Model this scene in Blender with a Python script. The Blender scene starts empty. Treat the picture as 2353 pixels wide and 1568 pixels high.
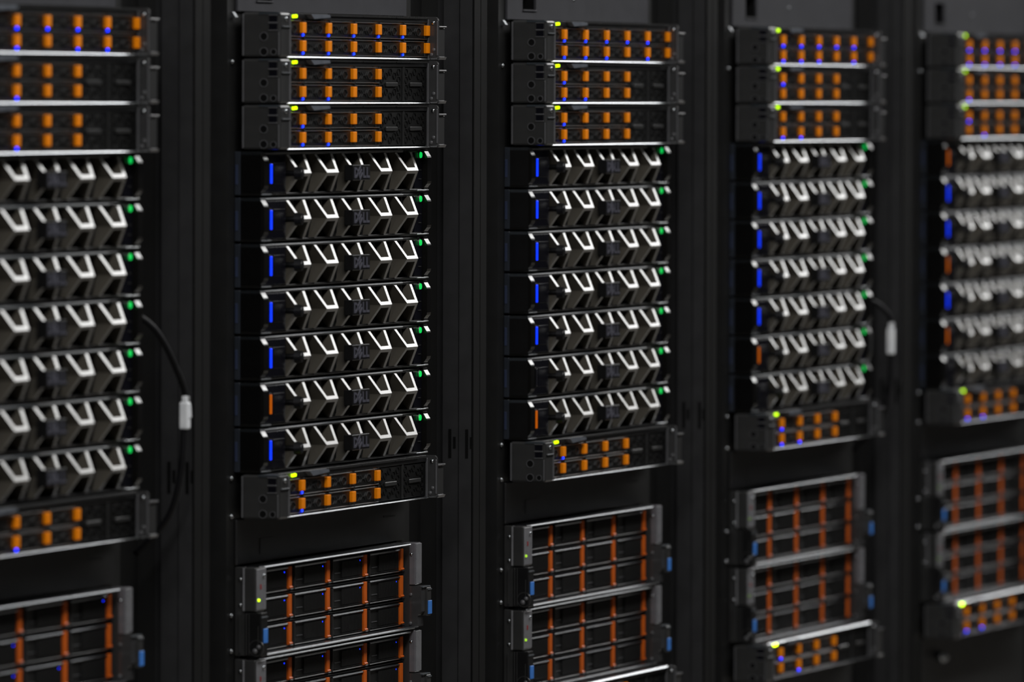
import bpy, bmesh, math, random
from mathutils import Vector, Matrix

# ---------------------------------------------------------------- camera, light, exposure
MM = 0.001
Z0 = 1.55                      # height of the first bezel joint above the floor (m)
PITCH = 800.0                  # rack spacing (mm)
U = 44.45                      # rack unit (mm)
SC = bpy.context.scene
COL = SC.collection

F_PX, YAW, TILT, ROLL = 18462.5, 1.24190162, 0.030676078, 0.00309494748
CAM = Vector((-6663.479, -2720.0455, 96.4207))
d = Vector((math.sin(YAW) * math.cos(TILT), math.cos(YAW) * math.cos(TILT), -math.sin(TILT)))
r = Vector((math.cos(YAW), -math.sin(YAW), 0.0))
u = r.cross(d)
r2 = math.cos(ROLL) * r + math.sin(ROLL) * u
u2 = -math.sin(ROLL) * r + math.cos(ROLL) * u
cam = bpy.data.cameras.new('camera')
cam.sensor_width = 36.0
cam.lens = F_PX / 2353.0 * 36.0
cam.clip_start = 0.05
cam.clip_end = 100
cam.dof.use_dof = True
cam.dof.focus_distance = 8.15
cam.dof.aperture_fstop = 6.4
cam.dof.aperture_blades = 9
co = bpy.data.objects.new('camera', cam)
co.matrix_world = Matrix((
    (r2.x, u2.x, -d.x, CAM.x * MM), (r2.y, u2.y, -d.y, CAM.y * MM),
    (r2.z, u2.z, -d.z, CAM.z * MM + Z0), (0, 0, 0, 1)))
COL.objects.link(co)
SC.camera = co

w = bpy.data.worlds.new('world')
SC.world = w
w.use_nodes = True
w.node_tree.nodes['Background'].inputs[0].default_value = (0.6, 0.7, 1.0, 1)
w.node_tree.nodes['Background'].inputs[1].default_value = 0.004


def area(name, loc, sx, sy, radiance, color):
    L = bpy.data.lights.new(name, 'AREA')
    L.shape = 'RECTANGLE'
    L.size, L.size_y = sx, sy
    L.energy = radiance * math.pi * sx * sy
    L.color = color
    o = bpy.data.objects.new(name, L)
    o.location = loc
    COL.objects.link(o)
    return o


# one continuous strip of ceiling lamps over the aisle
area('ceiling_lamp_strip', (3.0, -0.95, Z0 + 1.33), 26.0, 0.50, 8.0, (1.0, 0.995, 0.985))

SC.view_settings.view_transform = 'Standard'
SC.view_settings.look = 'None'
SC.view_settings.exposure = 0.0
SC.view_settings.gamma = 1.0
SC.view_settings.use_curve_mapping = False

# ---------------------------------------------------------------- materials


def mat(name, col, rough=0.4, metal=0.0, spec=0.5, var=0.25, scale=60.0, bump=0.0, emit=None, power=0.0):
    m = bpy.data.materials.new(name)
    m.use_nodes = True
    nt = m.node_tree
    b = nt.nodes['Principled BSDF']
    tc = nt.nodes.new('ShaderNodeTexCoord')
    nz = nt.nodes.new('ShaderNodeTexNoise')
    nz.inputs['Scale'].default_value = scale
    nz.inputs['Detail'].default_value = 4
    nt.links.new(tc.outputs['Object'], nz.inputs['Vector'])
    mx = nt.nodes.new('ShaderNodeMix')
    mx.data_type = 'RGBA'
    mx.inputs['A'].default_value = (*[c * (1 - var) for c in col], 1)
    mx.inputs['B'].default_value = (*[min(1, c * (1 + var)) for c in col], 1)
    nt.links.new(nz.outputs['Fac'], mx.inputs['Factor'])
    nt.links.new(mx.outputs['Result'], b.inputs['Base Color'])
    mr = nt.nodes.new('ShaderNodeMapRange')
    mr.inputs['To Min'].default_value = rough * 0.9
    mr.inputs['To Max'].default_value = min(1, rough * 1.1)
    nt.links.new(nz.outputs['Fac'], mr.inputs['Value'])
    nt.links.new(mr.outputs['Result'], b.inputs['Roughness'])
    b.inputs['Metallic'].default_value = metal
    b.inputs['Specular IOR Level'].default_value = spec
    if bump:
        n2 = nt.nodes.new('ShaderNodeTexNoise')
        n2.inputs['Scale'].default_value = 1500
        nt.links.new(tc.outputs['Object'], n2.inputs['Vector'])
        bp = nt.nodes.new('ShaderNodeBump')
        bp.inputs['Strength'].default_value = bump
        bp.inputs['Distance'].default_value = 0.0004
        nt.links.new(n2.outputs['Fac'], bp.inputs['Height'])
        nt.links.new(bp.outputs['Normal'], b.inputs['Normal'])
    if emit:
        b.inputs['Emission Color'].default_value = (*emit, 1)
        b.inputs['Emission Strength'].default_value = power
    return m


M = dict(
    black=mat('black_plastic', (.0040, .0040, .0044), .38, spec=.35),
    mesh=mat('black_mesh', (.0022, .0022, .0022), .6, spec=.15),
    carrier=mat('carrier_plastic', (.0045, .0045, .0045), .38, spec=.3),
    navy=mat('gloss_navy_black', (.0035, .0035, .0062), .28, spec=.35),
    rib=mat('bezel_rib_grey', (.060, .054, .044), .20),
    ear=mat('ear_grey_paint', (.030, .030, .030), .30),
    ear_gloss=mat('ear_gloss', (.042, .042, .043), .17),
    shelf_ear=mat('shelf_ear_grey', (.12, .115, .125), .20),
    trim=mat('black_shade_strip', (.0025, .0025, .0025), .6, spec=.15),
    ear_light=mat('ear_light_grey', (.085, .085, .090), .30),
    steel=mat('bright_steel', (.42, .44, .46), .24, metal=1.0),
    lip=mat('steel_lip', (.030, .036, .042), .44, spec=.32),
    orange=mat('orange_latch', (.92, .235, .001), .45, spec=.15),
    rust=mat('rust_orange_latch', (.52, .098, .008), .42, spec=.2),
    blue=mat('blue_tab', (.045, .20, .62), .4),
    blue_dim=mat('dim_blue_strip', (.030, .040, .080), .3),
    red=mat('red_mark', (.25, .012, .016), .4),
    lip2=mat('shelf_steel_lip', (.15, .16, .175), .22, metal=1.0),
    cap=mat('end_cap_black', (.0055, .0052, .0048), .22),
    shelf_carrier=mat('shelf_carrier_plastic', (.0105, .0105, .0105), .38, spec=.3),
    ear_bright=mat('ear_bright_grey', (.17, .17, .18), .28),
    flange=mat('flange_grey_blue', (.022, .026, .034), .25),
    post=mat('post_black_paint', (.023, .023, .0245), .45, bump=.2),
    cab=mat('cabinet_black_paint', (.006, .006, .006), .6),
    rail=mat('rail_black_paint', (.008, .008, .008), .5),
    panel=mat('grey_filler_paint', (.040, .040, .045), .62, spec=.15, bump=.3),
    bpanel=mat('black_filler_paint', (.0095, .0095, .0100), .5, bump=.3),
    letter=mat('grey_lettering', (.075, .075, .095), .3),
    paper=mat('white_label', (.80, .84, .90), .5),
    cable=mat('black_cable', (.005, .005, .006), .5, spec=.2),
    tag=mat('grey_tag', (.12, .13, .15), .22),
    floor=mat('floor_tile', (.26, .24, .21), .45, scale=3),
    ceiling=mat('ceiling_tile', (.22, .22, .22), .8, scale=3),
    led_blue=mat('led_blue', (.01, .02, .2), .3, emit=(.0008, .034, 1.0), power=1.3),
    led_blue_s=mat('led_blue_small', (.01, .02, .2), .3, emit=(.004, .022, 1.0), power=6.0),
    led_green=mat('led_green', (.01, .2, .03), .3, emit=(.002, .62, .09), power=1.0),
    led_lime=mat('led_lime', (.2, .3, .01), .3, emit=(.55, 1.0, .0), power=2.4),
    led_lime_strong=mat('led_lime_strong', (.2, .3, .01), .3, emit=(.6, 1.0, .0), power=8.0),
    led_lime_dim=mat('led_lime_dim', (.03, .05, .002), .3, emit=(.5, 1.0, .03), power=.8),
    led_lime_faint=mat('led_lime_faint', (.03, .05, .002), .3, emit=(.5, 1.0, .1), power=.12),
    led_amber=mat('led_amber', (.02, .006, .001), .4, spec=.2, emit=(1.0, .19, .001), power=.42),
    led_off=mat('led_off', (.012, .012, .016), .25),
)

# ---------------------------------------------------------------- mesh helpers


class MB:
    """collects shapes given in millimetres into one mesh"""

    def __init__(self):
        self.bm = bmesh.new()

    def box(self, x0, x1, y0, y1, z0, z1, bev=0.0, seg=2):
        vs = [self.bm.verts.new((x, y, z)) for x in (x0, x1) for y in (y0, y1) for z in (z0, z1)]
        idx = [(0, 1, 3, 2), (4, 6, 7, 5), (0, 4, 5, 1), (2, 3, 7, 6), (0, 2, 6, 4), (1, 5, 7, 3)]
        fs = [self.bm.faces.new([vs[i] for i in f]) for f in idx]
        if bev:
            es = list({e for f in fs for e in f.edges})
            bmesh.ops.bevel(self.bm, geom=es, offset=bev, segments=seg, affect='EDGES', profile=.5)
        return self

    def prism(self, pts, a0, a1, axis='x'):
        """extrude a polygon: pts are (y,z) for axis x, (x,z) for axis y"""
        def v(p, a):
            return (a, p[0], p[1]) if axis == 'x' else (p[0], a, p[1])
        A = [self.bm.verts.new(v(p, a0)) for p in pts]
        B = [self.bm.verts.new(v(p, a1)) for p in pts]
        n = len(pts)
        self.bm.faces.new(A)
        self.bm.faces.new(B[::-1])
        for i in range(n):
            self.bm.faces.new((A[i], B[i], B[(i + 1) % n], A[(i + 1) % n]))
        return self

    def cyl(self, x, z, rad, y0, y1, n=16, rad1=None):
        rad1 = rad if rad1 is None else rad1
        ring = lambda rr, y: [self.bm.verts.new((x + rr * math.cos(2 * math.pi * i / n), y, z + rr * math.sin(2 * math.pi * i / n))) for i in range(n)]
        A, B = ring(rad, y0), ring(rad1, y1)
        self.bm.faces.new(A)
        self.bm.faces.new(B[::-1])
        for i in range(n):
            self.bm.faces.new((A[i], B[i], B[(i + 1) % n], A[(i + 1) % n]))
        return self

    def cylx(self, y, z, rad, x0, x1, n=16, rad1=None):
        rad1 = rad if rad1 is None else rad1
        ring = lambda rr, x: [self.bm.verts.new((x, y + rr * math.cos(2 * math.pi * i / n), z + rr * math.sin(2 * math.pi * i / n))) for i in range(n)]
        A, B = ring(rad, x0), ring(rad1, x1)
        self.bm.faces.new(A)
        self.bm.faces.new(B[::-1])
        for i in range(n):
            self.bm.faces.new((A[i], B[i], B[(i + 1) % n], A[(i + 1) % n]))
        return self

    def ringx(self, y, z, r0, r1, x0, x1, n=20):
        """flat annulus with thickness, axis x"""
        P = []
        for rr, x in ((r0, x0), (r1, x0), (r1, x1), (r0, x1)):
            P.append([self.bm.verts.new((x, y + rr * math.cos(2 * math.pi * i / n), z + rr * math.sin(2 * math.pi * i / n))) for i in range(n)])
        for k in range(4):
            A, B = P[k], P[(k + 1) % 4]
            for i in range(n):
                self.bm.faces.new((A[i], B[i], B[(i + 1) % n], A[(i + 1) % n]))
        return self

    def bar(self, p, q, wid, y0, y1):
        """thin bar in the xz plane from p to q"""
        dx, dz = q[0] - p[0], q[1] - p[1]
        L = math.hypot(dx, dz)
        nx, nz = -dz / L * wid / 2, dx / L * wid / 2
        self.prism([(p[0] + nx, p[1] + nz), (q[0] + nx, q[1] + nz), (q[0] - nx, q[1] - nz), (p[0] - nx, p[1] - nz)], y0, y1, 'y')
        return self

    def face(self, *pts):
        self.bm.faces.new([self.bm.verts.new(p) for p in pts])
        return self

    def mesh(self, name, m, dz=0.0, smooth=False):
        bmesh.ops.remove_doubles(self.bm, verts=self.bm.verts, dist=1e-4)
        bmesh.ops.recalc_face_normals(self.bm, faces=self.bm.faces)
        bmesh.ops.translate(self.bm, verts=self.bm.verts, vec=(0, 0, dz))
        bmesh.ops.scale(self.bm, verts=self.bm.verts, vec=(MM, MM, MM))
        me = bpy.data.meshes.new(name)
        self.bm.to_mesh(me)
        self.bm.free()
        me.materials.append(M[m])
        if smooth:
            for p in me.polygons:
                p.use_smooth = True
        return me


def part(name, me, parent, off=(0, 0, 0), label=None):
    o = bpy.data.objects.new(name, me)
    o.parent = parent
    o.location = [c * MM for c in off]
    if label:
        o['label'] = label
    COL.objects.link(o)
    return o


def thing(name, label, cat, loc, group=None):
    o = bpy.data.objects.new(name, None)
    o.empty_display_size = 0.05
    o.location = (loc[0] * MM, loc[1] * MM, loc[2] * MM + Z0)
    o['label'] = label
    o['category'] = cat
    if group:
        o['group'] = group
    COL.objects.link(o)
    return o


def struct(name, mb, m):
    me = mb.mesh(name, m)
    o = bpy.data.objects.new(name, me)
    o.location = (0, 0, Z0)
    o['kind'] = 'structure'
    COL.objects.link(o)
    return o


# ---------------------------------------------------------------- the room
FL = -Z0 / MM
struct('floor', MB().box(-12000, 16000, -3600, 2600, FL - 60, FL), 'floor')
struct('ceiling', MB().box(-12000, 16000, -3600, 2600, 1400, 1460), 'ceiling')

# ---------------------------------------------------------------- rack cabinets
def recolour(me, m):
    c = me.copy()
    c.materials.clear()
    c.materials.append(M[m])
    return c


RACK = ['leftmost', 'second', 'middle', 'fourth', 'rightmost']
RACK_AT = ['leftmost rack', 'second rack from left', 'middle rack', 'fourth rack from left', 'rightmost rack']
RT = 560.0                     # top of the cabinets (mm above the joint)
HB = -FL                       # rack builder works from the floor up


def rack_meshes():
    K = {}
    b = FL + 60
    # right front post: its inner side has a shallow step, its front edge an added black strip as painted shade
    def column(prof):
        mb = MB()
        A = [mb.bm.verts.new((x, y, b)) for x, y in prof]
        B = [mb.bm.verts.new((x, y, RT)) for x, y in prof]
        mb.bm.faces.new(A)
        mb.bm.faces.new(B[::-1])
        n = len(prof)
        for i in range(n):
            mb.bm.faces.new((A[i], B[i], B[(i + 1) % n], A[(i + 1) % n]))
        return mb
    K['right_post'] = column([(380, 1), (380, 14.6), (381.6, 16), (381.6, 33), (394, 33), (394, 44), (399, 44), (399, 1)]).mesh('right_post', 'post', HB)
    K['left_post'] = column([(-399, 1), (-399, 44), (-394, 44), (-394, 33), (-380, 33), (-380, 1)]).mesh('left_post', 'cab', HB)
    K['shade_r'] = MB().box(379.6, 399.4, -1.2, 1, b, RT, .6, 1).mesh('shade_strip', 'trim', HB)  # added near-black strip, paints the post front as shaded
    K['shade_l'] = MB().box(-399.4, -379.6, -1.2, 1, b, RT, .6, 1).mesh('shade_strip', 'trim', HB)
    K['panel_l'] = MB().box(-399, -395, 60, 1040, b, RT).mesh('side_panel', 'cab', HB)
    K['panel_r'] = MB().box(395, 399, 44, 1040, b, RT).mesh('side_panel', 'cab', HB)
    K['back'] = MB().box(-395, 395, 1040, 1044, b, RT).mesh('rear_door', 'cab', HB)
    K['roof'] = MB().box(-399, 399, -20, 1044, RT, RT + 40, 3).mesh('roof_panel', 'cab', HB)
    K['base'] = MB().box(-399, 399, -20, 1044, FL, b, 3).mesh('base_plinth', 'cab', HB)
    for s, nm in ((-1, 'l'), (1, 'r')):
        mb = MB()
        x0, x1 = sorted((s * 224, s * 262))
        mb.box(x0, x1, 27, 30, b, RT)
        xs = (s * 259, s * 262)
        mb.box(min(xs), max(xs), 30, 90, b, RT)
        K['rail_' + nm] = mb.mesh('mounting_rail', 'rail', HB)
    mb = MB()
    for x0, y in ((380, 6), (381.6, 25)):
        mb.box(x0 - .5, x0 + 1, y - 1.6, y + 1.6, -280, -250)
        mb.box(x0 - .5, x0 + 1, y - 6.4, y - 3.6, -270, -258)
    K['slots'] = mb.mesh('latch_slots', 'mesh', HB)
    K['screw'] = MB().cyl(0, 0, 2.4, 27, 25.2, 12).cyl(0, 0, 2.0, 25.2, 24.2, 12, 1.2).mesh('rail_screw', 'steel', 0, True)
    K['clip'] = MB().prism([(27, 2.4), (25.6, 2.4), (22.2, -2.6), (22.8, -3.4), (27, -3.4)], -252.5, -245.5).mesh('rail_clip', 'steel', 0)  # steel facet added and tilted to throw a bright glint
    # filler strips between rail and cabinet side
    K['air_l'] = MB().box(-395, -262, 62, 65, b, RT).mesh('air_baffle', 'cab', HB)
    K['air_r'] = MB().box(262, 395, 62, 65, b, RT).mesh('air_baffle', 'cab', HB)
    return K


RK = rack_meshes()
SCREWS = [127, -273.3, -310, -405.6, -440]
for i in range(5):
    t = thing('server_rack', [
        'black server rack cut off by the left edge of the picture, nearest of the row',
        'black server rack second from the left, white cable label on the post to its left',
        'black server rack in the middle of the row',
        'black server rack fourth from the left, with a white cable label on its right post',
        'black server rack cut off by the right edge of the picture, farthest of the row'][i],
        'rack', (PITCH * i, 0, FL), 'racks in the row')
    for nm, k in (('front_post', 'right_post'), ('front_post', 'left_post'), ('shade_strip', 'shade_r'), ('shade_strip', 'shade_l'), ('side_panel', 'panel_l'), ('side_panel', 'panel_r'),
                  ('rear_door', 'back'), ('roof_panel', 'roof'), ('base_plinth', 'base'), ('mounting_rail', 'rail_l'),
                  ('mounting_rail', 'rail_r'), ('latch_slots', 'slots'), ('air_baffle', 'air_l'), ('air_baffle', 'air_r')):
        part(nm, RK[k], t)
    part('rail_clip', RK['clip'], t, (0, 0, 172.6 + HB), 'small bright metal clip')
    for z in SCREWS:
        part('rail_screw', RK['screw'], t, (-250.5, 0, z + HB), 'small bright screw')

# ---------------------------------------------------------------- filler panels


def zb(k):
    """height of joint k (mm); 0 is the joint under the third drive server"""
    return 42.15 - k * U


def filler(rk, ztop, zbot, kind, label):
    h = ztop - zbot
    t = thing('filler_panel', label, 'panel', (PITCH * rk, 0, zbot), 'filler panels')
    mname = 'panel' if kind == 'grey' else 'bpanel'
    mb = MB()
    if kind == 'grey':
        # sheet with a rectangular grip hole near its lower left
        x0, x1, z0, z1 = -192, -147, 10.5, 37
        mb.box(-241, x0, 24, 26.5, .6, h - .6)
        mb.box(x1, 241, 24, 26.5, .6, h - .6)
        mb.box(x0, x1, 24, 26.5, .6, z0)
        mb.box(x0, x1, 24, 26.5, z1, h - .6)
        part('panel_sheet', mb.mesh('panel_sheet', mname), t)
        mb = MB()
        mb.box(x0 + .2, x1 - .2, 26.6, 40, z0 + .1, z0 + 1.4)
        mb.box(x0 + .2, x1 - .2, 38, 40, z0 + 1.4, z1)
        mb.box(x0 - 1, x0 + .2, 26.6, 40, z0, z1)
        mb.box(x1 - .2, x1 + 1, 26.6, 40, z0, z1)
        part('grip_recess', mb.mesh('grip_recess', 'mesh'), t, label='dark rectangular grip recess')
        part('grip_lip', MB().box(x0, x1, 22.6, 24, z0 - 1.2, z0 + .4, .5).mesh('grip_lip', 'panel'), t)
        part('screw', MB().cyl(-20, 23.5, 2.2, 24, 22.6, 12, 1.4).mesh('screw', 'steel'), t)
    else:
        mb.box(-241, 241, 24, 26.5, .5, h - .5, .6)
        part('panel_sheet', mb.mesh('panel_sheet', mname), t)
        mb = MB()
        mb.box(-178, -140, 23.5, 24, 8, 23)
        part('paper_patch', mb.mesh('paper_patch', 'bpanel'), t)
        part('panel_slot', MB().box(176, 212, 23.6, 24, h - 18, h - 16.6).mesh('panel_slot', 'ear'), t)
        if zbot < -600:
            part('captive_knob', MB().cyl(-165, h - 27, 7, 24, 14, 18, 6).cyl(-165, h - 27, 5, 14, 11, 18, 3).mesh('captive_knob', 'steel', 0, True), t, label='bright metal screw knob')
    return t


for i in range(5):
    filler(i, zb(-6), zb(-3), 'grey', 'grey filler panel with dark grip hole atop the ' + RACK_AT[i])
    filler(i, zb(8), zb(9) + 0, 'black', 'black filler panel above the large drive shelf in the ' + RACK_AT[i])
for i in (3, 4):
    filler(i, zb(14), zb(17), 'black', 'black filler panel below the lowest drive server in the ' + RACK_AT[i])

# ---------------------------------------------------------------- bezel servers (1U)


def bezel_meshes():
    K = {}
    H = U
    # ---- one hour-glass shaped rib
    mb = MB()
    zc, zt, zl = -22.6, -4.4, -41.2
    yr, yt = -10.4, 0.0
    xo_t, xo_m = 26.0, 16.6
    wd = 6.6
    bar = 3.1

    def fy(z):
        return yr + (yt - yr) * min(1, abs(z - zc) / (zt - zc))

    def P(x, z):
        return (x, fy(z), z)
    V = {}

    def vert(key, p):
        if key not in V:
            V[key] = mb.bm.verts.new(p)
        return V[key]
    yb = 6.0
    for half, ze, sg in (('t', zt, 1), ('b', zl, -1)):
        zi = zc + sg * bar
        xi_m = xo_m + (xo_t - xo_m) * bar / abs(zt - zc) - wd
        names = {
            'oL': P(-xo_t, ze), 'iL': P(-xo_t + wd, ze), 'jL': P(-xi_m, zi),
            'oR': P(xo_t, ze), 'iR': P(xo_t - wd, ze), 'jR': P(xi_m, zi)}
        v = {k: vert(half + k, p) for k, p in names.items()}
        mL, mR = vert('mL', P(-xo_m, zc)), vert('mR', P(xo_m, zc))
        mb.bm.faces.new((v['oL'], mL, v['jL'], v['iL']))
        mb.bm.faces.new((v['oR'], mR, v['jR'], v['iR']))
        mb.bm.faces.new((mL, mR, v['jR'], v['jL']))
        bk = {k: vert(half + k + 'b', (p[0], yb, p[2])) for k, p in names.items()}
        bL, bR = vert('mLb', (-xo_m, yb, zc)), vert('mRb', (xo_m, yb, zc))
        for a, b2, c, e in ((v['oL'], mL, bL, bk['oL']), (v['oR'], mR, bR, bk['oR']),
                            (v['iL'], v['jL'], bk['jL'], bk['iL']), (v['iR'], v['jR'], bk['jR'], bk['iR']),
                            (v['jL'], v['jR'], bk['jR'], bk['jL']),
                            (v['oL'], v['iL'], bk['iL'], bk['oL']), (v['oR'], v['iR'], bk['iR'], bk['oR'])):
            mb.bm.faces.new((a, b2, c, e))
        mb.bm.faces.new((bk['oL'], bL, bk['jL'], bk['iL']))
        mb.bm.faces.new((bk['oR'], bR, bk['jR'], bk['iR']))
        mb.bm.faces.new((bL, bR, bk['jR'], bk['jL']))
    K['rib'] = mb.mesh('bezel_rib', 'rib', H)
    # ---- body
    mb = MB()
    mb.box(-217, 217, 25, 640, -43.6, -.6)
    K['chassis'] = mb.mesh('chassis', 'black', H)
    mb = MB()
    mb.box(-172, 205, 6.2, 25, -41.4, -4.2)
    K['backing'] = mb.mesh('mesh_backing', 'mesh', H)
    # honeycomb ribs on the backing
    mb = MB()
    for k in range(42):
        x = -168 + k * 9
        mb.box(x, x + .7, 5.4, 6.3, -41, -4.6)
    K['grille'] = mb.mesh('ventilation_grille', 'black', H)
    K['top_rail'] = MB().prism([(24, -1.4), (1.0, -1.4), (.5, -1.9), (0, -2.7), (.4, -3.4), (1, -4.4), (24, -4.4)], -241, 166).mesh('top_rail', 'lip', H)
    K['top_rail_end'] = MB().box(166.2, 226, 2.6, 24, -4.6, -1.6, .8, 2).mesh('top_rail_end', 'black', H)
    K['bottom_rail'] = MB().box(-217, 226, 1.2, 24, -43.6, -41.2, .9, 2).mesh('bottom_rail', 'black', H)
    K['left_block'] = MB().box(-233, -172, 0, 24, -41.2, -4.4, .8, 1).mesh('control_block', 'navy', H)
    mb = MB()
    mb.box(-208, -176, -.6, 0, -33, -12.4, .3, 1)
    K['lcd'] = mb.mesh('display_window', 'navy', H)
    K['bar_slot'] = MB().box(-219, -212.6, -.5, 0, -33.6, -11.8, .3, 1).mesh('light_bar_housing', 'black', H)
    K['bar'] = MB().box(-218, -213.4, -1.8, -.5, -32.2, -13.2, .6, 2).mesh('light_bar', 'led_off', H)
    K['right_block'] = MB().box(205, 229, 2, 24, -41.2, -4.4, .6, 1).mesh('power_panel', 'navy', H)
    K['button'] = MB().cyl(221, -7.3, 3.3, 2, .2, 16, 2.9).mesh('power_button', 'led_green', H)
    K['button_ring'] = MB().cyl(221, -7.3, 4.2, 2.02, 1.4, 18, 3.9).mesh('button_ring', 'ear', H)
    mb = MB()
    for z in (-23, -32):
        mb.box(217, 224, 1.3, 2, z, z + 1.0)
    K['port'] = mb.mesh('usb_port', 'ear', H)
    for s, nm in ((1, 'r'), (-1, 'l')):
        a, b = sorted((s * 229.2, s * 241))
        prof = [(24, -1.2), (1.5, -1.2), (.2, -2.2), (.2, -3.6), (-.4, -4.6), (-2.9, -8.6), (-3.4, -10), (-3.4, -34), (-2.9, -36.4),
                (-.4, -39.4), (.2, -40.4), (.2, -41.6), (-.8, -42.6), (1.2, -43.8), (24, -43.8)]
        K['cap_' + nm] = MB().prism(prof, a, b).mesh('end_cap', 'cap', H)
    K['end_lip'] = MB().box(-241, -214, -1.2, 6, -43.7, -41.9, .8, 2).mesh('end_lip', 'lip', H, True)
    K['end_lip_r'] = MB().box(207, 241, -1.0, 6, -43.7, -42.3, .6, 2).mesh('end_lip', 'steel', H, True)
    K['ear_flange'] = MB().box(-242, -233, 21, 26.8, -43.2, -1.4, .5, 1).mesh('ear_flange', 'flange', H)
    K['ear_strip'] = MB().box(-242.5, -241.9, 23.2, 26, -33, -14, .2, 1).mesh('blue_strip', 'blue_dim', H)  # thin dim blue strip on the side of the flange
    K['ear_side'] = MB().box(-241, -233.2, .3, 24, -41.2, -4.4).mesh('ear_side', 'black', H)
    K['lock'] = MB().cyl(-163, -22.6, 3.0, 6, -7, 12).cyl(-163, -22.6, 6.4, -7, -13.4, 20, 5.6).cyl(-163, -22.6, 3.9, -13.4, -14.2, 16, 3.4).mesh('key_lock', 'black', H)
    K['lock_face'] = MB().box(-163.6, -162.4, -14.8, -14.2, -25, -20.2).mesh('key_slot', 'steel', H)
    K['plate'] = MB().box(-16, 34, -12.2, -3, -31, -15.6, .6, 1).mesh('badge_plate', 'black', H)
    # raised letters of the badge: D, slanted E, L, L
    mb = MB()
    y0, y1 = -12.9, -12.2
    zb_, zt_ = -28.6, -18.0
    n = 14
    cx, rz = -12.5, (zt_ - zb_) / 2
    zc_ = (zt_ + zb_) / 2
    outer = [(cx, zt_)] + [(cx + 2.5 + 8 * math.sin(math.pi * q / n), zc_ + rz * math.cos(math.pi * q / n)) for q in range(n + 1)] + [(cx, zb_)]
    inner = [(cx + 2.4, zt_ - 2.2)] + [(cx + 2.6 + 5.2 * math.sin(math.pi * q / n), zc_ + (rz - 2.2) * math.cos(math.pi * q / n)) for q in range(n + 1)] + [(cx + 2.4, zb_ + 2.2)]
    for q in range(len(outer) - 1):
        mb.prism([outer[q], outer[q + 1], inner[q + 1], inner[q]], y0, y1, 'y')
    mb.prism([outer[-1], outer[0], inner[0], inner[-1]], y0, y1, 'y')
    ang = math.radians(38)
    ca, sa = math.cos(ang), math.sin(ang)
    ec = (4.2, zc_)

    def E(px, pz):
        return (ec[0] + px * ca - pz * sa, ec[1] + px * sa + pz * ca)
    mb.bar(E(-4.4, -5.2), E(-4.4, 5.2), 2.2, y0, y1)
    for q in (-4.3, 0, 4.3):
        mb.bar(E(-3.6, q), E(4.8, q), 2.0, y0, y1)
    for x in (12.5, 22.5):
        mb.box(x, x + 2.5, y0, y1, zb_, zt_)
        mb.box(x + 2.5, x + 8.2, y0, y1, zb_, zb_ + 2.3)
    K['letters'] = mb.mesh('badge_lettering', 'letter', H)
    return K


BK = bezel_meshes()
ORD = ['topmost', 'second', 'third', 'middle', 'fifth', 'sixth', 'lowest']
BAR = ['bbbbbbb', 'bbbbbab', 'bbbbboa', 'bbbbbao', 'abbabao']
STATE = {'b': 'blue light bar', 'a': 'amber light bar', 'o': 'unlit light bar'}
bars = {}
for key, m in (('b', 'led_blue'), ('a', 'led_amber'), ('o', 'led_off')):
    me = BK['bar'].copy()
    me.materials.clear()
    me.materials.append(M[m])
    bars[key] = me
for i in range(5):
    for k in range(7):
        s = BAR[i][k]
        lab = 'bezelled server, %s of seven in the %s' % (ORD[k], RACK_AT[i])
        if i:
            lab += ', ' + STATE[s]
        t = thing('bezel_server', lab, 'server', (PITCH * i, 0, zb(k + 1)), 'bezelled servers in the %s' % RACK_AT[i])
        part('chassis', BK['chassis'], t)
        bk = part('mesh_backing', BK['backing'], t)
        g = part('ventilation_grille', BK['grille'], bk)
        g['kind'] = 'stuff'
        part('top_rail', BK['top_rail'], t, label='bright metal top edge')
        part('top_rail', BK['top_rail_end'], t)
        part('bottom_rail', BK['bottom_rail'], t)
        part('end_lip', BK['end_lip'], t)
        part('end_lip', BK['end_lip_r'], t)
        cb = part('control_block', BK['left_block'], t)
        part('display_window', BK['lcd'], cb)
        part('light_bar_housing', BK['bar_slot'], cb)
        part('light_bar', bars[s], cb, label={'b': 'blue lit light bar', 'a': 'amber lit light bar', 'o': 'unlit light bar'}[s])
        pp = part('power_panel', BK['right_block'], t)
        part('power_button', BK['button'], pp, label='green lit power button')
        part('button_ring', BK['button_ring'], pp)
        part('usb_port', BK['port'], pp)
        part('end_cap', BK['cap_l'], t)
        part('end_cap', BK['cap_r'], t)
        part('ear_side', BK['ear_side'], t)
        part('ear_flange', BK['ear_flange'], t)
        part('blue_strip', BK['ear_strip'], t, label='dim blue strip')
        for q in range(5):
            part('bezel_rib', BK['rib'], t, (-146 + 77.9 * q, 0, 0))
        lk = part('key_lock', BK['lock'], t)
        part('key_slot', BK['lock_face'], lk)
        bp = part('badge_plate', BK['plate'], t)
        part('lettering', BK['letters'], bp, label='raised grey letters')

# ---------------------------------------------------------------- drive servers (1U, small drives)


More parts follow.
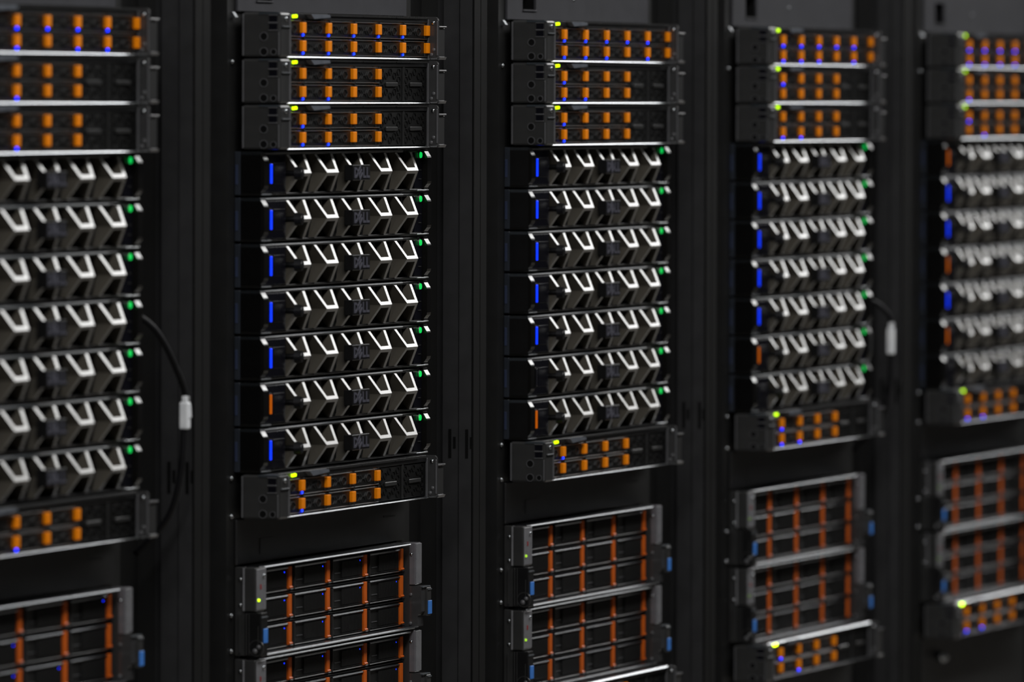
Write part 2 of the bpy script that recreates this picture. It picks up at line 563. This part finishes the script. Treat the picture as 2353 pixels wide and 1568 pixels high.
def drive_server_meshes():
    K = {}
    H = U
    K['chassis'] = MB().box(-217, 215, 0, 640, -43.4, -.6).mesh('chassis', 'black', H)
    K['top_strip'] = MB().box(-214, 215.5, -8, 0, -7.2, -.8, .5, 1).mesh('top_strip', 'black', H)
    mb = MB()
    for k in range(78):
        x = -78 + k * 3.75
        mb.box(x, x + 1.9, -9.6, -8, -3.0 if k % 26 else -2.4, -.9)
    K['teeth'] = mb.mesh('vent_teeth', 'ear', H)
    K['lip'] = MB().prism([(0, -42.7), (-10.0, -42.7), (-10.5, -42.9), (-11.0, -43.8), (-10.7, -44.1), (0, -44.1)], -200, 214).mesh('bottom_lip', 'steel', H)
    K['divider'] = MB().box(-.5, .5, -8.6, 0, -41.6, -7.2).mesh('bay_divider', 'ear', H)
    K['tag'] = MB().prism([(-141, -1.6), (-88, -1.6), (-86, -4.4), (-132, -6.2)], -14, -8.1, 'y').mesh('information_tag', 'tag', H)
    K['leds'] = MB().cyl(-176.5, -4.1, 1.7, -8, -10.2, 12, 1.5).cyl(-170, -3.8, 1.7, -8, -10.2, 12, 1.5).mesh('status_light', 'led_lime', H)
    K['top_lip'] = MB().prism([(-8, -.6), (-10.4, -.6), (-11.6, -2.3), (-11.2, -2.6), (-8, -2.6)], -208, 214).mesh('top_lip', 'steel', H)
    # left ear
    mb = MB()
    mb.box(-242, -215.4, -20, 19, -43.8, -.8, 2.2, 2)
    K['ear_l'] = mb.mesh('left_ear', 'ear', H)
    mb = MB()
    for y, z, rr in ((-3, -24, 4.2), (-3, -38.6, 4.2), (-13, -38.8, 3.2)):
        mb.ringx(y, z, rr - .7, rr, -242.5, -241.5)
    K['ear_rim'] = mb.mesh('hole_rim', 'ear_light', H)
    mb = MB()
    for y, z, rr in ((-3, -24, 3.6), (-3, -38.6, 3.6), (-13, -38.8, 2.6)):
        mb.cylx(y, z, rr, -242.15, -241, 18)
    K['ear_hole'] = mb.mesh('ear_hole', 'mesh', H)
    mb = MB()
    mb.box(-242.6, -241.6, -16.5, -8.5, -10, -4, .2, 1)
    mb.box(-242.6, -241.6, -16.5, -8.5, -17.4, -12, .2, 1)
    K['ear_slots'] = mb.mesh('latch_slot', 'navy', H)
    mb = MB()
    mb.box(-242.9, -241.8, -17.2, -7.6, -4, -3.1, .3, 1)
    mb.box(-242.9, -241.8, -17.2, -7.6, -11.6, -10.2, .3, 1)
    mb.box(-242.9, -241.8, -17.2, -7.6, -18.6, -17.6, .3, 1)
    K['ear_bars'] = mb.mesh('latch_bar', 'ear_light', H)
    K['ear_screw'] = MB().cyl(-228, -7, 2.6, -20, -21.4, 14, 1.9).mesh('ear_screw', 'steel', H, True)
    K['ear_step'] = MB().box(-239, -217.4, -21.6, -20, -15.4, -13.8, .5, 1).mesh('ear_ridge', 'lip', H)
    mb = MB()
    mb.box(-242.6, -241.4, 17.4, 19.2, -42.5, -2.4, .3, 1)
    K['ear_edge_l'] = mb.mesh('ear_edge', 'ear_light', H)  # lighter strips along the ear put edge highlights into the colour
    K['ear_edge_f'] = MB().box(-218, -215, -21, -19.4, -42, -3, .6, 2).mesh('ear_edge', 'ear_light', H)
    K['ear_edge_c'] = MB().box(-242.7, -240.6, -18.8, -17.6, -42, -20, .3, 1).mesh('ear_edge', 'ear_light', H)
    K['ear_top'] = MB().prism([(2, -.8), (-17, -.8), (-19.4, -1.9), (-19.6, -2.8), (2, -2.8)], -242.6, -216).mesh('ear_top_edge', 'lip', H)
    # right ear
    mb = MB()
    mb.prism([(19, -43.6), (-17.5, -43.6), (-19, -42), (-19, -4.4), (-18.4, -2.4), (-16.8, -1.0), (-14.6, -.6), (19, -.6)], 215.6, 219.4)
    K['ear_r'] = mb.mesh('right_ear', 'ear_gloss', H)
    K['ear_flange'] = MB().box(219.4, 241, -17.5, -13.5, -41.5, -11.6, .8, 2).mesh('ear_flange', 'ear', H)
    K['ear_flange_b'] = MB().box(219.4, 241, 14, 19, -43, -2).mesh('mounting_flange', 'ear', H)
    K['ear_flange_edge'] = MB().box(219.4, 242, -19.4, -12.5, -11.6, -9.8, .6, 2).mesh('flange_edge', 'ear_light', H)
    mb = MB()
    mb.prism([(-19, -44), (2, -44), (2, -39.5), (-12, -39.5), (-20.4, -41.4)], 219.4, 239)
    K['ear_foot'] = mb.mesh('ear_foot', 'ear_light', H)
    mb = MB()
    mb.cylx(-14, -6.6, 2.3, 215.7, 214.4, 14, 1.7)
    K['ear_rivet'] = mb.mesh('ear_rivet', 'steel', H, True)
    mb = MB()
    mb.cylx(-14.5, -34, 2.2, 215.7, 215.0, 12, 1.7).cylx(-12, -39, 2.2, 215.7, 215.0, 12, 1.7)
    K['ear_rivet2'] = mb.mesh('ear_rivet', 'ear_light', H, True)
    mb = MB()
    mb.box(215.0, 216.2, -9.4, -7.2, -43, -3.4, .4, 1).box(214.9, 216, -19.2, -17.4, -40, -5, .5, 1)
    K['ear_edges'] = mb.mesh('ear_edge', 'ear_light', H)
    # one drive carrier, its own origin at the bay's left top (x=0, z=0 at row top)
    mb = MB()
    mb.box(1.0, 71.4, -7.6, 0, -16.6, -.4, .4, 1)
    K['carrier'] = mb.mesh('drive_carrier', 'carrier')
    mb = MB()
    mb.box(1.2, 60.4, -8.9, -7.5, -1.5, -.4, .35, 1)
    mb.box(1.2, 71.2, -8.8, -7.5, -16.6, -15.6, .35, 1)
    mb.box(1.0, 2.2, -8.6, -7.5, -15.6, -1.5)
    K['rim'] = mb.mesh('carrier_rim', 'ear')
    mb = MB()
    hw, hh = 5.6, 3.6
    for cx, cz in ((11, -8.6), (27.5, -5.2), (27.5, -12.2), (44, -8.6)):
        p = [(cx - hw * 1.35, cz), (cx - hw * .6, cz + hh), (cx + hw * .6, cz + hh), (cx + hw * 1.35, cz), (cx + hw * .6, cz - hh), (cx - hw * .6, cz - hh)]
        for q in range(6):
            a, b = p[q], p[(q + 1) % 6]
            if -15.4 < min(a[1], b[1]) and max(a[1], b[1]) < -1.6:
                mb.bar(a, b, .7, -8.3, -7.5)
    K['hex'] = mb.mesh('honeycomb_grille', 'ear')
    K['latch'] = MB().box(60.7, 71.4, -10.9, -7.5, -12.6, -2.2, .5, 2).mesh('latch', 'orange')
    K['foot'] = MB().box(60.7, 71.4, -8.6, -7.5, -15.4, -12.8, .3, 1).mesh('latch_foot', 'ear')
    K['led'] = MB().cyl(67.2, -14.3, 1.35, -8, -9.6, 12, 1.1).mesh('status_light', 'led_blue_s')
    # full height blank
    mb = MB()
    mb.box(1.0, 71.4, -6.8, 0, -34.0, -.4, .4, 1)
    K['blank'] = mb.mesh('blank_cover', 'mesh')
    mb = MB()
    for rr in range(4):
        for cc in range(5):
            cx, cz = 10 + cc * 12.4, -4.8 - rr * 8 - (4 if cc % 2 else 0)
            if abs(cz + 17.5) < 5 and 18 < cx < 56 or cz < -31:
                continue
            p = [(cx - 4.6, cz), (cx - 2.2, cz + 3), (cx + 2.2, cz + 3), (cx + 4.6, cz), (cx + 2.2, cz - 3), (cx - 2.2, cz - 3)]
            for q in range(6):
                mb.bar(p[q], p[(q + 1) % 6], .6, -7.4, -6.7)
    K['blank_hex'] = mb.mesh('honeycomb_grille', 'carrier')
    K['blank_grip'] = MB().box(20, 54, -8.6, -6.8, -19.4, -15.4, .6, 1).mesh('cover_grip', 'ear')
    return K


DK = drive_server_meshes()
DK['leds_strong'] = recolour(DK['leds'], 'led_lime_strong')
# lit drive lights per rack and server: (upper row, lower row) as column numbers
LIT = {
    0: {'s1': ((2, 3, 4, 5), (2, 4, 5)), 's2': ((), (2,)), 's3': ((), (2,)), 's4': ((), (2,))},
    1: {'s1': ((1, 2, 3, 4, 5), (1, 2, 3, 5)), 's2': ((), (1, 2)), 's3': ((1,), (1, 2)), 's4': ((1,), (1,))},
    2: {'s1': ((1, 2, 3, 4, 5), (1, 2, 3, 5)), 's2': ((1,), (1, 2)), 's3': ((1,), (1,)), 's4': ((1,), ()), 's5': ((1,), ())},
    3: {'s1': ((1, 2, 3, 4, 5), (1, 2, 3, 5)), 's2': ((1,), ()), 's3': ((), (1, 2)), 's4': ((1,), (1, 2)), 's5': ((1,), (2,))},
    4: {'s1': ((1, 2, 3, 4), (1, 2, 3, 4)), 's2': ((), (1,)), 's3': ((1,), (2,)), 's4': ((), (1, 2)), 's5': ((), (1, 2))},
}
POS = {'s1': -2, 's2': -1, 's3': 0, 's4': 8, 's5': 14}
WHERE = {
    's1': 'flat drive server with twelve orange latches, topmost in the %s',
    's2': 'flat orange-latched drive server, second from top in the %s',
    's3': 'flat orange-latched drive server just above the bezelled servers in the %s',
    's4': 'flat orange-latched drive server just below the bezelled servers in the %s',
    's5': 'flat orange-latched drive server under the large drive shelves in the %s'}
for i in range(5):
    for s, (up, low) in LIT[i].items():
        k = POS[s]
        t = thing('drive_server', WHERE[s] % RACK_AT[i], 'server', (PITCH * i, 0, zb(k)), 'flat drive servers in the %s' % RACK_AT[i])
        part('chassis', DK['chassis'], t)
        ts = part('top_strip', DK['top_strip'], t)
        part('vent_teeth', DK['teeth'], ts)['kind'] = 'stuff'
        part('information_tag', DK['tag'], ts, label='grey pull-out tag')
        part('status_light', DK['leds_strong'] if s == 's5' else DK['leds'], ts, label='yellow-green lit status lights')
        if s == 's5':
            part('top_lip', DK['top_lip'], t, label='bright steel top edge')
        part('bottom_lip', DK['lip'], t, label='bright steel bottom edge')
        el = part('left_ear', DK['ear_l'], t)
        for nm, q in (('hole_rim', 'ear_rim'), ('ear_hole', 'ear_hole'), ('latch_slot', 'ear_slots'), ('latch_bar', 'ear_bars'),
                      ('ear_screw', 'ear_screw'), ('ear_edge', 'ear_edge_l'), ('ear_edge', 'ear_edge_f'), ('ear_edge', 'ear_edge_c'), ('ear_ridge', 'ear_step'), ('ear_top_edge', 'ear_top')):
            part(nm, DK[q], el)
        er = part('right_ear', DK['ear_r'], t)
        for nm, q in (('ear_flange', 'ear_flange'), ('mounting_flange', 'ear_flange_b'), ('flange_edge', 'ear_flange_edge'), ('ear_foot', 'ear_foot'), ('ear_rivet', 'ear_rivet'),
                      ('ear_rivet', 'ear_rivet2'), ('ear_edge', 'ear_edges')):
            part(nm, DK[q], er)
        ncol = 6 if s == 's1' else 4
        for c in range(6):
            x = -216.6 + 72.1 * c
            if c:
                part('bay_divider', DK['divider'], t, (x, 0, 0))
            if c >= ncol:
                bl = part('blank_cover', DK['blank'], t, (x, 0, U - 7.4), 'black blank cover')
                part('honeycomb_grille', DK['blank_hex'], bl)
                part('cover_grip', DK['blank_grip'], bl)
                continue
            for row, lit in ((0, up), (1, low)):
                dc = part('drive_carrier', DK['carrier'], t, (x, 0, U - 7.4 - 17.7 * row))
                part('carrier_rim', DK['rim'], dc)
                part('honeycomb_grille', DK['hex'], dc)
                part('latch', DK['latch'], dc, label='orange latch')
                part('latch_foot', DK['foot'], dc)
                if c + 1 in lit:
                    part('status_light', DK['led'], dc, label='blue lit status light')

# ---------------------------------------------------------------- drive shelves (2U, large drives)


def shelf_meshes():
    K = {}
    H = 2 * U
    K['chassis'] = MB().box(-217, 215, 19, 660, -88, -1).mesh('chassis', 'black', H)
    K['top_lip'] = MB().prism([(20, -.9), (6.2, -.9), (5.4, -1.5), (4.8, -2.5), (5, -3.2), (20, -3.2)], -228, 206).mesh('top_lip', 'lip2', H)
    K['bot_lip'] = MB().prism([(20, -85.6), (5.6, -85.6), (4.9, -86.0), (4.0, -87.5), (4.3, -88.3), (20, -88.3)], -216, 216).mesh('bottom_lip', 'lip2', H)
    K['row_lip'] = MB().box(-214, 214, 16, 19, -1.2, 0, .4, 1).mesh('row_divider', 'ear', 0)
    K['cage'] = MB().box(-216, 216, 17.6, 19, -86, -3).mesh('drive_cage', 'mesh', H)
    # drive carrier: origin at the bay's left top
    mb = MB()
    mb.box(1.5, 106, 16.4, 19, -24.6, -1.6, .3, 1)
    K['carrier'] = mb.mesh('drive_carrier', 'shelf_carrier')
    mb = MB()
    mb.prism([(16.4, -1.6), (14.6, -1.6), (14.0, -2.7), (14.2, -3.1), (16.4, -3.1)], 2, 91)
    K['rim'] = mb.mesh('carrier_rim', 'lip2')
    mb = MB()
    mb.box(2, 106, 14.4, 16.4, -24.6, -23.6, .4, 1)
    mb.box(2, 3.2, 14.4, 16.4, -23.6, -2.9)
    K['rim2'] = mb.mesh('carrier_frame', 'ear')
    mb = MB()
    for k in range(17):
        x = 30 + k * 3.5
        mb.box(x, x + 1.6, 14.7, 16.4, -20.6, -5.2)
    for k in range(24):
        x = 8 + k * 3.4
        mb.box(x, x + 1.8, 14.7, 16.4, -22.8, -21.6)
    K['vent'] = mb.mesh('ventilation_slats', 'shelf_carrier')
    K['mark'] = MB().box(11, 27, 15.8, 16.4, -16.4, -15.7).mesh('capacity_mark', 'ear_light')
    K['latch'] = MB().box(91.4, 100.0, 13.8, 16.4, -23.4, -1.4, .4, 2).mesh('latch', 'rust')
    K['latch_tip'] = MB().prism([(16.4, -22.2), (13.4, -20.8), (12.7, -21.6), (12.7, -22.4), (16.4, -23.2)], 91.6, 99.8).mesh('latch_tip', 'rust')
    K['led'] = MB().cyl(83, -6.6, 1.0, 16.4, 15.0, 10, .8).mesh('status_light', 'led_blue_s')
    # left ear, upper status part and lower release part
    K['bracket_l'] = MB().box(-240, -234, 16, 26.5, -87, -1.2, .5, 1).mesh('mounting_bracket', 'ear', H)
    mb = MB()
    for z in (-13, -38):
        mb.cylx(20.6, z, 2.2, -240, -241.2, 14, 1.5)
    K['bracket_rivet'] = mb.mesh('bracket_rivet', 'steel', H, True)
    K['status'] = MB().box(-242, -214, 4.2, 17.4, -44, -1.6, 1.2, 2).mesh('status_panel', 'ear', H)
    K['status_face'] = MB().box(-240.6, -215.2, 3.4, 4.4, -42.6, -3, .4, 1).mesh('status_face', 'ear_bright', H)
    K['status_edge'] = MB().box(-242.6, -241, 15.6, 17.6, -43.6, -2, .4, 1).mesh('panel_edge', 'ear_bright', H)
    K['status_screw'] = MB().cyl(-223, -10, 2.4, 3.4, 2.0, 14, 1.7).mesh('panel_screw', 'steel', H, True)
    K['status_mark'] = MB().box(-232, -229, 3.0, 3.5, -22.6, -18.0).mesh('red_mark', 'red', H)
    K['status_led'] = MB().cyl(-237, -33, 1.5, 3.4, 1.8, 12, 1.2).mesh('status_light', 'led_lime', H)
    mb = MB()
    mb.box(-242, -224, -1.5, 15, -87.4, -45, .8, 2)
    K['release_l'] = mb.mesh('release_ear', 'black', H)
    mb = MB()
    mb.box(-242.6, -241.4, 13.2, 14.4, -86, -46, .3, 1).box(-242.6, -241.4, 10.6, 11.4, -86, -46, .2, 1)
    mb.box(-242.6, -241.4, 20, 21.6, -84, -47, .3, 1)
    mb.box(-242.4, -241.4, 1.2, 2.0, -76, -58, .2, 1)
    K['release_edges'] = mb.mesh('ear_edge', 'ear', H)
    K['release_cap_l'] = MB().box(-241.6, -224.4, -2.4, 2, -50.6, -48.6, .6, 2).mesh('ear_cap', 'lip', H)
    K['blue_l'] = MB().box(-236, -225, -2.3, -1.3, -74.6, -60.6, .3, 1).mesh('release_tab', 'blue', H)
    mb = MB()
    mb.cylx(4.6, -82, 3.0, -242, -243.6, 14, 2.2).cylx(1.0, -78, 2.4, -242, -243.4, 14, 1.8)
    K['thumb_l'] = mb.mesh('thumb_screw', 'ear_light', H, True)
    K['thumb_r_'] = MB().ringx(3.4, -79, 7.2, 7.9, -242.5, -241.8, 24).mesh('screw_recess', 'ear', H)
    # right ear
    mb = MB()
    mb.box(216, 233, 4.0, 17.4, -44, -1.2, .8, 2)
    K['ear_r'] = mb.mesh('right_ear', 'shelf_ear', H)
    K['ear_r_edge'] = MB().box(218, 233.4, 3.0, 4.4, -43, -2, .5, 2).mesh('ear_front', 'ear_bright', H)
    K['ear_r_side'] = MB().box(215.2, 216.2, 10, 17.2, -87, -2, .3, 1).mesh('ear_side_strip', 'ear', H)
    K['ear_r_screw'] = MB().cylx(8.2, -13, 1.8, 216, 215, 12, 1.2).mesh('ear_rivet', 'steel', H, True)
    mb = MB()
    mb.prism([(17.4, -87.4), (3.0, -87.4), (1.2, -86), (1.2, -75), (-2.6, -71), (-2.6, -46), (-1.2, -45), (17.4, -45)], 216, 233)
    K['release_r'] = mb.mesh('release_ear', 'ear_gloss', H)
    K['release_cap_r'] = MB().box(216.4, 240.6, -4.2, 2, -47, -45.4, .6, 2).box(230, 241, -5.6, 0, -50, -48.4, .6, 2).mesh('ear_cap', 'lip', H)
    K['release_arm'] = MB().box(228, 241, -4.6, 6, -76, -47.2, .6, 1).mesh('release_arm', 'ear', H)
    K['blue_r'] = MB().box(230.5, 241.2, -5.5, -4.5, -74.4, -60.6, .3, 1).mesh('release_tab', 'blue', H)
    mb = MB()
    mb.cylx(8.6, -54, 2.0, 216, 215, 12, 1.4).cylx(9, -83.2, 2.2, 216, 215, 12, 1.4)
    K['rel_rivet'] = mb.mesh('ear_rivet', 'ear_light', H, True)
    return K


SK = shelf_meshes()
SK['status_led_2'] = recolour(SK['status_led'], 'led_lime_dim')
SK['status_led_3'] = recolour(SK['status_led'], 'led_lime_faint')
SLIT0 = {(0, 3), (1, 1), (2, 1), (2, 2)}
SLIT = {'d1': {(0, 0), (0, 1), (0, 2), (1, 0), (1, 1), (1, 2), (1, 3), (2, 0), (2, 1)}, 'd2': {(0, 0), (0, 1), (0, 2), (0, 3), (1, 3)}}
for i in range(5):
    for s, k in (('d1', 11), ('d2', 13)):
        if s == 'd2' and i == 0:
            continue
        lab = ('large twelve-drive shelf with rust-orange latches, %s in the %s' %
               ('upper one' if s == 'd1' else 'lower one', RACK_AT[i]))
        t = thing('drive_shelf', lab, 'server', (PITCH * i, 0, zb(k - 0)), 'large drive shelves')
        part('chassis', SK['chassis'], t)
        part('drive_cage', SK['cage'], t)
        part('top_lip', SK['top_lip'], t, label='bright steel top edge')
        part('bottom_lip', SK['bot_lip'], t, label='bright steel bottom edge')
        part('mounting_bracket', SK['bracket_l'], t)
        st = part('status_panel', SK['status'], t, label='light grey status panel')
        for nm, q in (('status_face', 'status_face'), ('panel_edge', 'status_edge'), ('panel_screw', 'status_screw'), ('red_mark', 'status_mark'),
                      ('status_light', ('status_led', 'status_led', 'status_led_2', 'status_led_3', 'status_led_3')[i]), ('bracket_rivet', 'bracket_rivet')):
            part(nm, SK[q], st)
        rl = part('release_ear', SK['release_l'], t)
        for nm, q in (('ear_edge', 'release_edges'), ('ear_cap', 'release_cap_l'), ('thumb_screw', 'thumb_l'), ('screw_recess', 'thumb_r_')):
            part(nm, SK[q], rl)
        part('release_tab', SK['blue_l'], rl, label='blue release tab')
        er = part('right_ear', SK['ear_r'], t)
        for nm, q in (('ear_front', 'ear_r_edge'), ('ear_side_strip', 'ear_r_side'), ('ear_rivet', 'ear_r_screw')):
            part(nm, SK[q], er)
        rr = part('release_ear', SK['release_r'], t)
        for nm, q in (('ear_cap', 'release_cap_r'), ('release_arm', 'release_arm'), ('ear_rivet', 'rel_rivet')):
            part(nm, SK[q], rr)
        part('release_tab', SK['blue_r'], rr, label='blue release tab')
        for row in range(3):
            part('row_divider', SK['row_lip'], t, (0, 0, 2 * U - 4.2 - 27.4 * row))
            for c in range(4):
                dc = part('drive_carrier', SK['carrier'], t, (-216 + 108 * c, 0, 2 * U - 5.4 - 27.4 * row))
                for nm, q in (('carrier_rim', 'rim'), ('carrier_frame', 'rim2'), ('capacity_mark', 'mark'), ('latch_tip', 'latch_tip')):
                    part(nm, SK[q], dc)
                part('ventilation_slats', SK['vent'], dc)['kind'] = 'stuff'
                part('latch', SK['latch'], dc, label='rust-orange latch')
                if (i == 1 and (row, c) in SLIT[s]) or (i == 0 and (row, c) in SLIT0):
                    part('status_light', SK['led'], dc, label='blue lit status light')

# ---------------------------------------------------------------- cables with white labels


def tube(pts, rad, n=10, sub=8):
    mb = MB()
    P = [Vector(p) for p in pts]
    path = []
    for a in range(len(P) - 1):
        p0, p1, p2, p3 = P[max(a - 1, 0)], P[a], P[a + 1], P[min(a + 2, len(P) - 1)]
        for q in range(sub):
            t = q / sub
            path.append(.5 * ((2 * p1) + (p2 - p0) * t + (2 * p0 - 5 * p1 + 4 * p2 - p3) * t * t + (3 * p1 - p0 - 3 * p2 + p3) * t ** 3))
    path.append(P[-1])
    rings = []
    for a, p in enumerate(path):
        tg = (path[min(a + 1, len(path) - 1)] - path[max(a - 1, 0)]).normalized()
        sx = tg.cross(Vector((0, 1, 0.01))).normalized()
        sy = tg.cross(sx)
        rings.append([mb.bm.verts.new(p + rad * (math.cos(2 * math.pi * q / n) * sx + math.sin(2 * math.pi * q / n) * sy)) for q in range(n)])
    mb.bm.faces.new(rings[0])
    mb.bm.faces.new(rings[-1][::-1])
    for A, B in zip(rings, rings[1:]):
        for q in range(n):
            mb.bm.faces.new((A[q], B[q], B[(q + 1) % n], A[(q + 1) % n]))
    return mb


def cable(i, pts, lab0, lab1, lx, ly, label, flag):
    t = thing('power_cable', label, 'cable', (PITCH * i, 0, pts[-1][2]))
    zb0 = pts[-1][2]
    part('cord', tube([(x, y, z - zb0) for x, y, z in pts], 3.0).mesh('cord', 'cable', 0, True), t)
    mb = MB()
    h = lab0 - lab1
    z1 = lab1 - zb0
    # folded paper sleeve around the cord with a short torn flag
    mb.box(lx - 4.4, lx + 4.4, ly - 4.4, ly + 4.4, z1, z1 + h * .82, 1.6, 2)
    mb.box(lx - 3.9, lx + 3.9, ly - 3.2, ly + 2.0, z1 + h * .8, z1 + h, .8, 1)
    if flag:
        mb.prism([(ly + 1, z1 + h * .25), (ly - 6.6, z1 + h * .36), (ly - 6.0, z1 + h * .74), (ly + 1, z1 + h * .82)], lx - 1.0, lx + .2)
    part('cable_label', mb.mesh('cable_label', 'paper'), t, label='white paper label wrapped round the cord')


cable(0, [(274, 46, -100), (271, 20, -107), (275, 6, -115), (285, -4, -130), (304, -11, -157), (326, -13, -186), (325, -12, -217), (326, -8, -260), (330, 6, -300), (334, 40, -335)],
      -185.4, -216.8, 326, -12.5, 'black cable with a torn white label hanging from the right of the leftmost rack', True)
cable(3, [(274, 46, -140), (271, 20, -146), (274, 6, -152), (282, -5, -161), (291, -12, -176), (292, -12, -217), (294, -9, -260), (300, 4, -300), (310, 40, -335)],
      -178.3, -216.8, 292, -12.0, 'black cable with a white label hanging between the fourth and rightmost racks', False)
